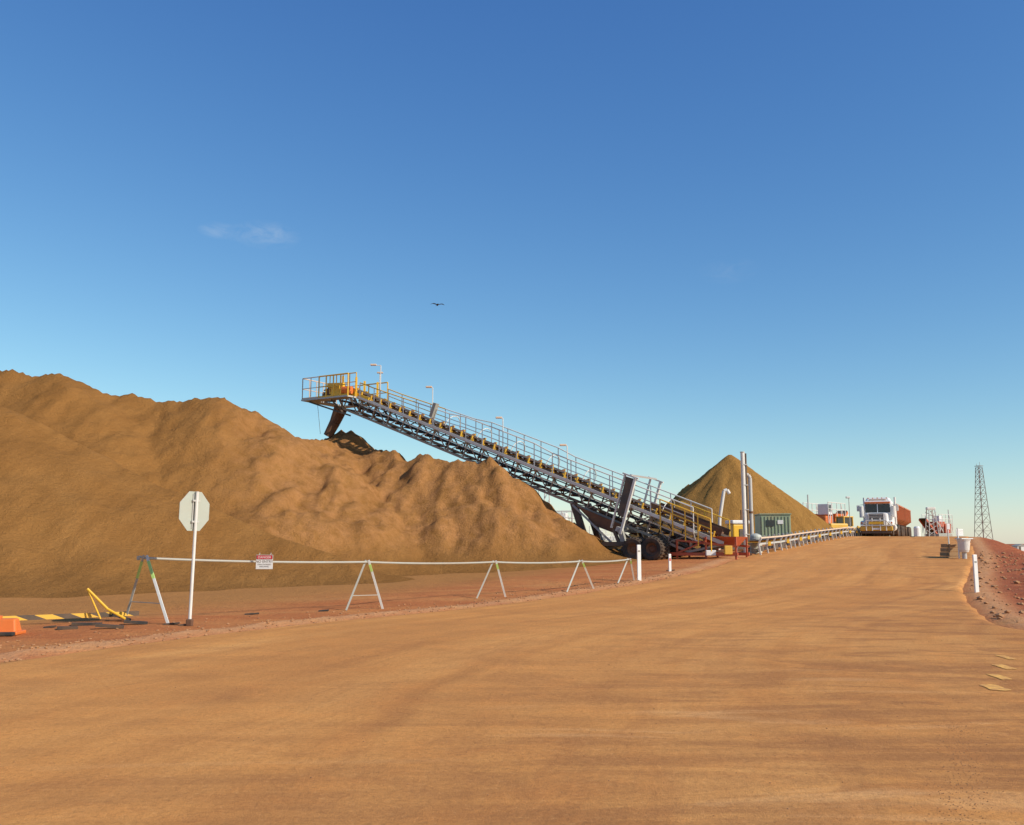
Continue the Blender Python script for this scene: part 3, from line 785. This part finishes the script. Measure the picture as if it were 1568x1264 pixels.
# ------------------------------------------------------------------ roadside overland conveyor
A = W(1146, 842, 46.5); A.z = gz(A.x, A.y)+.55
pts_ = [A]
for (px, Yd) in ((1180, 51), (1215, 57), (1250, 64), (1285, 72), (1312, 82)):
    q = W(px, 830, Yd); q.z = gz(q.x, q.y)+.55; pts_.append(q)
oc = B('overland_conveyor', A)
for a_, b_ in zip(pts_[:-1], pts_[1:]):
    d = (b_-a_).normalized(); sd_ = d.cross(Vector((0, 0, 1))).normalized()
    for s in (-.5, .5): oc.beam('stringers', galv, a_+sd_*s, b_+sd_*s, .05, .09)
    oc.beam('belt', blk, a_+Vector((0, 0, .16)), b_+Vector((0, 0, .16)), .8, .03)
    oc.beam('belt_guard_rail', cream, a_+sd_*.62+Vector((0, 0, .30)), b_+sd_*.62+Vector((0, 0, .30)), .04, .07)
    n = int((b_-a_).length/1.3)
    for k in range(n):
        q = a_.lerp(b_, k/n)
        for s in (-.5, .5):
            oc.beam('legs', galvl, q+sd_*s, Vector((q.x, q.y, q.z-.62))+sd_*s*1.2, .07, .07, up=d)
            oc.beam('idler_brackets', galvl, q+sd_*s, q+sd_*s*1.24+Vector((0, 0, .3)), .08, .04, up=d)
        oc.beam('idlers', yeld, q+sd_*-.5+Vector((0, 0, .08)), q+sd_*.5+Vector((0, 0, .08)), .08, .05)
        if k % 2 == 0:
            oc.beam('side_guards', dark, q+sd_*.53+d*.15+Vector((0, 0, -.22)), q+sd_*.53+d*1.0+Vector((0, 0, -.22)), .02, .26)
        if k % 3 == 1:
            oc.box('pull_switch', yellow, q+sd_*.66+Vector((0, 0, -.02)), (.14, .1, .2), .01)
oc.done(world=True)

# ------------------------------------------------------------------ poles, tanks and boxes near conveyor tail
def ground_at(px, Yd, py=850):
    q = W(px, py, Yd); return Vector((q.x, q.y, gz(q.x, q.y)))
p = ground_at(1142, 46.5, 848); hP = W(1147, 693, p.y).z-p.z
tp_ = B('steel_pole', p)
tp_.tube('shaft', galvl, (0, 0, -.2), (0, 0, hP), .10, 14)
tp_.tube('conduit', dark, (.15, .02, .6), (.15, .02, hP-.05), .05, 8)
tp_.box('base_plate', rust, (0, 0, .05), (.5, .5, .08), .01); tp_.tube('cap', galv, (0, 0, hP), (0, 0, hP+.03), .12, 14)
for z in (1, 2.2, 3.4, 4.4): tp_.box('clamps', galv, (.07, .02, z), (.26, .24, .05), .005)
tp_.done()
p = ground_at(1152, 50, 838); hP = W(1154, 728, p.y).z-p.z
t2 = B('vent_stack', p)
t2.tube('pipe', galv, (0, 0, 0), (0, 0, hP-.15), .10, 12)
t2.path('elbow', galv, [(0, 0, hP-.15), (-.08, 0, hP), (-.22, 0, hP+.03)], .10, 12)
t2.tube('collar', rust, (0, 0, hP*.5), (0, 0, hP*.5+.1), .13, 12)
t2.done()
p = ground_at(1100, 50, 840)
t3 = B('inclined_vent_pipe', p); h3 = W(1112, 752, 50).z-p.z
t3.path('pipe', galvl, [(0, 0, 0), (.12, 0, h3*.55), (.38, 0, h3), (.55, 0, h3+.05), (.66, 0, h3-.15)], .09, 12)
t3.box('foot', rust, (0, 0, .06), (.4, .4, .12), .02)
t3.done()
p = ground_at(1130, 52, 838)
ye = B('yellow_pump_unit', p, .2)
ye.box('skid', dark, (0, 0, .15), (1.5, 1.1, .2), .02)
ye.box('housing', yellow, (0, 0, .85), (.9, .9, 1.1), .06); ye.box('roof', white, (0, 0, 1.52), (1.0, 1.0, .2), .05)
ye.box('louvres', dark, (.1, -.47, .9), (.4, .03, .5), .005); ye.tube('exhaust', rust, (.3, .1, 1.6), (.3, .1, 2.2), .05)
ye.done()
p = ground_at(1158, 48.5, 845)
tk = B('water_tank', p)
tk.lathe('tank', tankm, (0, 0, 0), (0, 0, 1), [(.30, -.1), (.30, .85), (.27, .92), (.12, 1.0), (.001, 1.02)], 22)
for z in (.25, .5, .75): tk.lathe('ribs', galv, (0, 0, z), (0, 0, 1), [(.302, -.02), (.32, 0), (.302, .02)], 22)
tk.tube('outlet', dark, (0, -.3, .12), (0, -.44, .12), .04)
tk.done()
p = ground_at(1184, 62, 835); ztop = W(1184, 788, p.y).z-p.z
sh = B('green_equipment_container', p, -.12)
hh = ztop
sh.box('walls', green, (0, 0, hh/2), (1.9, 2.6, hh-.1), .04)
for k in range(9): sh.box('ribs', green, (-.84+k*.21, -1.31, hh/2), (.07, .05, hh-.35), .008)
sh.box('roof', green, (0, 0, hh-.02), (2.0, 2.7, .08), .015); sh.box('window', glass, (-.35, -1.345, hh*.68), (.5, .02, .4), .005)
sh.box('sign', white, (.3, -1.345, hh*.72), (.35, .02, .25), .003); sh.box('skids', dark, (0, 0, .03), (1.9, 2.6, .12), .01)
sh.done()

# ------------------------------------------------------------------ road train (facing the camera)
p = W(1345, 822, 77); p.z = RAMP(77).item()+.03
hdg = math.radians(26)
rt = B('road_train_truck', p, math.pi-hdg)
rt.box('bonnet', white, (0, .3, 1.35), (1.75, 1.5, 1.05), .12, (.92, .96))
rt.box('cab', white, (0, -1.4, 1.95), (2.3, 1.9, 1.9), .12, (.94, .9))
rt.box('windscreen', glass, (0, -.52, 2.28), (1.9, .12, .68), .03); rt.box('windscreen_divider', white, (0, -.45, 2.28), (.06, .03, .68))
rt.box('roof_fairing', white, (0, -1.6, 3.02), (2.0, 1.3, .34), .12, (.85, .75)); rt.box('sun_visor', orange, (0, -.5, 2.74), (1.95, .3, .13), .03)
rt.box('roof_sign', cream, (0, -.9, 2.95), (1.3, .12, .2), .02)
for x in (-.7, -.35, 0, .35, .7): rt.box('roof_lamps', orange, (x, -.75, 3.12), (.1, .08, .08), .02)
rt.box('grille', dark, (0, 1.06, 1.35), (1.05, .06, .95), .03)
for k in range(7): rt.box('grille_bars', galvl, (0, 1.10, .95+k*.13), (1.0, .03, .035), .006)
rt.box('grille_surround', galvl, (-.56, 1.08, 1.35), (.06, .07, 1.0), .01); rt.box('grille_surround', galvl, (.56, 1.08, 1.35), (.06, .07, 1.0), .01)
for s in (-1, 1):
    rt.box('fenders', white, (s*1.02, .25, 1.05), (.48, 1.35, .42), .12, (.85, .9))
    rt.box('headlamps', lens, (s*.88, .96, 1.08), (.34, .08, .2), .03)
    rt.box('indicator', orange, (s*1.12, .94, 1.08), (.1, .06, .14), .01)
    rt.tube('exhaust_stacks', galvl, (s*1.2, -2.5, 1.0), (s*1.2, -2.5, 3.25), .09, 10); rt.tube('air_cleaners', galvl, (s*1.22, -.35, 1.55), (s*1.22, -.35, 2.45), .17, 12)
    rt.tube('mirror_arms', galv, (s*1.1, -.6, 2.6), (s*1.48, -.45, 2.55), .02); rt.box('mirrors', galvl, (s*1.48, -.45, 2.3), (.22, .08, .5), .03)
    rt.wheel((s*1.05, .3, .52), (1, 0, 0), .52, .3, galvl)
    for yk in (-3.4, -4.7):
        for o in (.86, 1.18): rt.wheel((s*(o), yk, .52), (1, 0, 0), .52, .27, galvl)
    rt.tube('fuel_tanks', galvl, (s*.95, -1.0, .75), (s*.95, -2.7, .75), .32, 14)
    rt.box('mudflaps', blk, (s*1.0, -2.6, .5), (.5, .03, .6))
rt.box('bumper', yeld, (0, 1.2, .62), (2.45, .3, .36), .06); rt.box('lower_bumper', dark, (0, 1.18, .33), (2.2, .2, .2), .03)
for x in (-.75, -.3, .3, .75): rt.tube('bull_bar', galvl, (x, 1.36, .45), (x, 1.36, 1.45 if abs(x) < .5 else 1.25), .04, 8)
rt.path('bull_bar', galvl, [(-1.15, 1.28, .8), (-.75, 1.36, 1.25), (.75, 1.36, 1.25), (1.15, 1.28, .8)], .04, 8); rt.tube('bull_bar', galvl, (-1.15, 1.36, .85), (1.15, 1.36, .85), .045, 8)
rt.box('number_plate', white, (0, 1.37, .6), (.5, .02, .14)); rt.box('road_train_sign', yellow, (0, 1.40, 1.06), (1.1, .02, .2), .004)
rt.box('chassis', dark, (0, -3.2, .85), (.9, 5.5, .3), .02)
for tr in range(2):
    y0_ = -3.6-tr*9.5; y1_ = y0_-8.6; zt = 2.65
    poly = [(-1.2, y0_, zt), (1.2, y0_, zt), (1.2, y0_, 1.5), (.7, y0_, 1.15), (-.7, y0_, 1.15), (-1.2, y0_, 1.5)]
    rt.prism('tipper_body', trailerc, poly, (0, y1_-y0_, 0))
    for k in range(9):
        yk = y0_-.1-k*1.03
        for s in (-1, 1): rt.box('body_ribs', trailerc, (s*1.24, yk, 2.05), (.08, .12, 1.1), .01)
    for s in (-1, 1): rt.box('body_rim', trailerc, (s*1.22, (y0_+y1_)/2, zt+.03), (.14, 8.7, .12), .02)
    rt.box('trailer_chassis', dark, (0, (y0_+y1_)/2, .98), (1.0, 8.2, .26), .02)
    for yk in (y1_+1.0, y1_+2.3, y1_+3.6)+((y0_-1.2,) if tr else ()):
        for s in (-1, 1): rt.wheel((s*1.02, yk, .52), (1, 0, 0), .52, .5, galvl)
rt.done()

# ------------------------------------------------------------------ distant machines
def place(name, px, Yd, rot=0, z=None):
    q = W(px, 832, Yd); q.z = gz(q.x, q.y) if z is None else z
    return B(name, q, rot), q
wl, q = place('wheel_loader', 1296, 108, .35)
for x in (-1.5, 1.5):
    for s in (-1, 1): wl.wheel((x, s*1.1, .8), (0, 1, 0), .8, .6, yeld)
wl.box('rear_body', yeld, (-1.5, 0, 1.6), (2.4, 1.7, 1.0), .12); wl.box('cab', glass, (-.1, 0, 2.3), (1.2, 1.2, 1.0), .06); wl.box('cab_roof', yeld, (-.1, 0, 2.85), (1.4, 1.4, .14), .04)
for a_, c_ in ((-.7, -.6), (-.7, .6), (.5, -.6), (.5, .6)): wl.tube('cab_pillars', yeld, (a_, c_, 1.8), (a_, c_, 2.85), .1)
wl.box('front_frame', yeld, (1.3, 0, 1.3), (1.4, 1.2, .7), .08)
for s in (-.6, .6): wl.beam('lift_arms', yeld, (1.1, s, 1.7), (3.0, s, .9), .15, .35)
wl.prism('bucket', yeld, [(2.9, -1.4, .2), (4.0, -1.4, .15), (3.7, -1.4, .5), (3.1, -1.4, 1.4), (2.8, -1.4, 1.2)], (0, 2.8, 0))
wl.done()
def plant(name, px, Yd, rot, body, s=1.0, boom=True):
    o, q = place(name, px, Yd, rot)
    o.box('tracks', blk, (0, -.9*s, .4*s), (3.6*s, .5*s, .8*s), .2*s); o.box('tracks', blk, (0, .9*s, .4*s), (3.6*s, .5*s, .8*s), .2*s)
    o.box('chassis', grey, (0, 0, .95*s), (3.8*s, 1.6*s, .35*s), .04)
    o.box('engine_house', body, (-1.0*s, 0, 1.75*s), (1.6*s, 1.5*s, 1.1*s), .08)
    o.box('screen_box', body, (1.0*s, 0, 2.2*s), (1.6*s, 1.5*s, .6*s), .05, (1.15, 1.15)); o.box('control_cab', white, (-.6*s, -.3*s, 2.8*s), (.9*s, .8*s, .8*s), .05)
    o.box('cab_window', glass, (-.6*s, -.71*s, 2.9*s), (.7*s, .03, .4*s))
    for x in (-1.7, -.9, .1, 1.0, 1.9):
        for y in (-.95, .95): o.tube('railing', galvl, (x*s, y*s, 1.2*s), (x*s, y*s, 3.3*s), .03*s)
    for y in (-.95, .95):
        for z in (2.8, 3.3): o.tube('railing', galvl, (-1.7*s, y*s, z*s), (1.9*s, y*s, z*s), .03*s)
        o.tube('railing', galvl, (-1.7*s, y*s, 1.3*s), (-.9*s, y*s, 3.3*s), .03*s); o.tube('railing', galvl, (1.0*s, y*s, 3.3*s), (1.9*s, y*s, 1.3*s), .03*s)
    if boom:
        for y in (-.4, .4):
            o.beam('discharge_conveyor', body, (1.2*s, y*s, 1.0*s), (4.0*s, y*s, 2.7*s), .08*s, .2*s)
        o.beam('discharge_belt', blk, (1.2*s, 0, 1.12*s), (4.0*s, 0, 2.82*s), .75*s, .05*s)
        o.beam('boom_stay', dark, (2.8*s, 0, .5*s), (3.0*s, 0, 2.0*s), .1*s, .1*s)
    o.tube('mast', galv, (-1.6*s, .6*s, 2*s), (-1.6*s, .6*s, 3.9*s), .05*s)
    return o.done()
plant('mobile_screening_plant', 1264, 112, .9, orange, 1.55)
plant('mobile_crusher', 846, 82, 2.9, yeld, 1.15, False)
plant('mobile_screening_plant', 1438, 125, 3.9, red, 1.15)
plant('mobile_crusher', 922, 92, .3, white, .7, False)
o, q = place('floodlight_mast', 1303, 96); hL = W(1303, 762, 96).z-q.z
o.tube('mast', galv, (0, 0, 0), (0, 0, hL), .05, 8, .035); o.box('floodlight', galvl, (-.1, 0, hL), (.38, .25, .2), .04); o.box('trailer', yeld, (0, 0, .5), (1.6, 1.0, .7), .06)
for s in (-1, 1): o.wheel((0, s*.6, .32), (0, 1, 0), .32, .2)
o.done()
for (pxm, ptm) in ((822, 742), (838, 750)):
    o, q = place('processing_mast', pxm, 88); hL = W(pxm, ptm, 88).z-q.z
    for x, y in ((-.2, -.2), (.2, -.2), (.2, .2), (-.2, .2)): o.tube('legs', galvl, (x*2, y*2, 0), (x, y, hL), .05)
    for k in range(7): o.tube('bracing', galv, (-.35+.02*k, -.35, k*hL/7), (.33-.02*k, -.3, (k+1)*hL/7), .035)
    o.box('cap', galvl, (0, 0, hL), (.6, .6, .12), .02); o.done()
o, q = place('crane_mast', 1428, 100); hL = W(1424, 777, 100).z-q.z
for x, y in ((-.3, -.3), (.3, -.3), (.3, .3), (-.3, .3)): o.tube('legs', galv, (x*1.8, y*1.8, 0), (x, y, hL-.3), .05)
for k in range(5):
    z = .5+k*(hL-1)/5
    o.tube('bracing', galv, (-.45, -.45, z), (.4, -.4, z+(hL-1)/5), .03); o.tube('bracing', galv, (.45, .45, z), (-.4, .4, z+(hL-1)/5), .03)
o.box('lamp_cluster', galvl, (0, 0, hL-.15), (.9, .4, .3), .05); o.beam('jib', galv, (0, 0, hL-.4), (1.2, 0, .8), .08, .1)
o.done()
p = W(1405, 826, 72); p.z = RAMP(72).item()
o = B('white_bollard', p); hL = W(1405, 806, 72).z-p.z
o.lathe('body', white, (0, 0, 0), (0, 0, 1), [(.24, -.05), (.24, hL-.15), (.18, hL-.03), (.001, hL)], 16); o.box('base', conc, (0, 0, .04), (.8, .8, .1), .02); o.done()
q = W(1458, 852, 44); q.z = gz(q.x, q.y)
o = B('timber_crib', q, .1)
for k in range(4):
    o.box('sleepers', conc, (0, -.32, .1+k*.19), (.8-.07*k, .16, .17), .015); o.box('sleepers', conc, (0, .32, .1+k*.19), (.8-.07*k, .16, .17), .015)
    o.box('cross_sleepers', conc, (-.36+.03*k, 0, .1+k*.19), (.15, .47, .17), .015); o.box('cross_sleepers', conc, (.36-.03*k, 0, .1+k*.19), (.15, .47, .17), .015)
o.tube('marker_stick', galvl, (.05, .3, .1), (.05, .3, 1.7), .03, 8); o.box('marker_disc', white, (.05, .26, 1.55), (.14, .02, .26), .01)
o.done()
q = W(1477, 852, 43); q.z = gz(q.x, q.y)
o = B('rubbish_bin', q, .2)
o.lathe('stand', galv, (0, 0, 0), (0, 0, 1), [(.10, -.1), (.10, .5)], 12)
o.lathe('drum', galvl, (0, 0, .42), (0, 0, 1), [(.001, 0), (.18, .0), (.22, .1), (.27, .5), (.295, .52), (.295, .56), (.26, .56), (.21, .15), (.001, .1)], 24)
o.tube('post', galvl, (-.2, .1, -.1), (-.2, .1, 1.5), .035, 8); o.box('hinge_plate', white, (-.1, .1, 1.3), (.35, .03, .3), .01); o.box('lid', galvl, (.08, .08, 1.02), (.6, .5, .05), .02)
o.done()
Yt = 230; q = W(1507, 836, Yt); q.z = 0; hT = W(1507, 714, Yt).z
o = B('lattice_radio_tower', q, .3)
bw, tw = 1.55, .5
def tp4(z):
    w = bw+(tw-bw)*(z/hT); return [Vector((sx*w, sy*w, z)) for sx, sy in ((-1, -1), (1, -1), (1, 1), (-1, 1))]
lv_ = [0]; dz = 2.4
while lv_[-1] < hT-1: lv_.append(min(hT, lv_[-1]+dz)); dz *= .93
for a_, b_ in zip(lv_[:-1], lv_[1:]):
    A4, B4 = tp4(a_), tp4(b_)
    for i in range(4):
        j = (i+1) % 4
        o.tube('legs', towerm, A4[i], B4[i], .075, 5); o.tube('lattice', towerm, A4[i], B4[j], .035, 4); o.tube('lattice', towerm, A4[j], B4[i], .035, 4); o.tube('lattice', towerm, B4[i], B4[j], .035, 4)
o.box('top_platform', towerm, (0, 0, hT), (1.4, 1.4, .12), .02); o.tube('antenna', grey, (.3, 0, hT), (.3, 0, hT+1.0), .04); o.tube('antenna', grey, (-.4, .3, hT), (-.4, .3, hT+.6), .04)
o.done()
o, q = place('site_hut', 1560, 190, .2)
o.box('walls', galvl, (0, 0, .6), (2.0, 1.6, 1.0), .03); o.prism('roof', grey, [(-1.2, -.9, 1.1), (1.2, -.9, 1.1), (0, -.9, 1.5)], (0, 1.8, 0)); o.box('door', dark, (-.5, -.81, .55), (.5, .04, .9)); o.done()
o, q = place('pipeline', 1530, 210)
o.tube('pipe', galv, (-14, 0, .7), (20, 3, .7), .18, 8)
for k in range(9): o.box('supports', conc, (-13+k*4, k*.35, .3), (.3, .4, .6), .02)
o.done()

# ------------------------------------------------------------------ soaring bird
q = W(670, 467, 90)
o = B('soaring_bird', q, .25)
bd = [(-.32, .01), (-.25, .05), (-.1, .085), (.08, .09), (.2, .06), (.27, .05), (.33, .045), (.38, .015), (.42, .002)]
o.lathe('body', birdm, (0, 0, 0), (0, -1, 0), [(r, h) for h, r in bd], 10)
for s in (-1, 1):
    st = [(.05, .16, -.16, .0), (.25, .2, -.14, .07), (.45, .17, -.13, .10), (.60, .05, -.14, .06), (.70, -.06, -.12, .02)]
    vs = []
    for (x, f_, bk, z) in st: vs += [(s*x, -f_, z), (s*x, -bk, z), (s*x, -(f_+bk)/2, z+.018)]
    fs = []
    for k in range(len(st)-1):
        a_ = k*3; fs += [[a_, a_+3, a_+5, a_+2], [a_+2, a_+5, a_+4, a_+1], [a_+1, a_+4, a_+3, a_]]
    o.add('body', birdm, vs, fs)
o.add('body', birdm, [(-.04, .28, 0), (.04, .28, 0), (.13, .52, 0), (0, .48, .01), (-.13, .52, 0)], [[0, 1, 2, 3, 4]])
o.done()

# ------------------------------------------------------------------ camera
cam = bpy.data.cameras.new('camera'); co_ = bpy.data.objects.new('camera', cam); scene.collection.objects.link(co_)
co_.location = (0, 0, EYE); co_.rotation_euler = (math.pi/2+PITCH, 0, 0)
cam.sensor_width = 36; cam.lens = 36*1450/1568; cam.clip_end = 20000; cam.clip_start = .1
scene.camera = co_
scene.view_settings.view_transform = 'Standard'; scene.view_settings.look = 'None'; scene.view_settings.exposure = 0
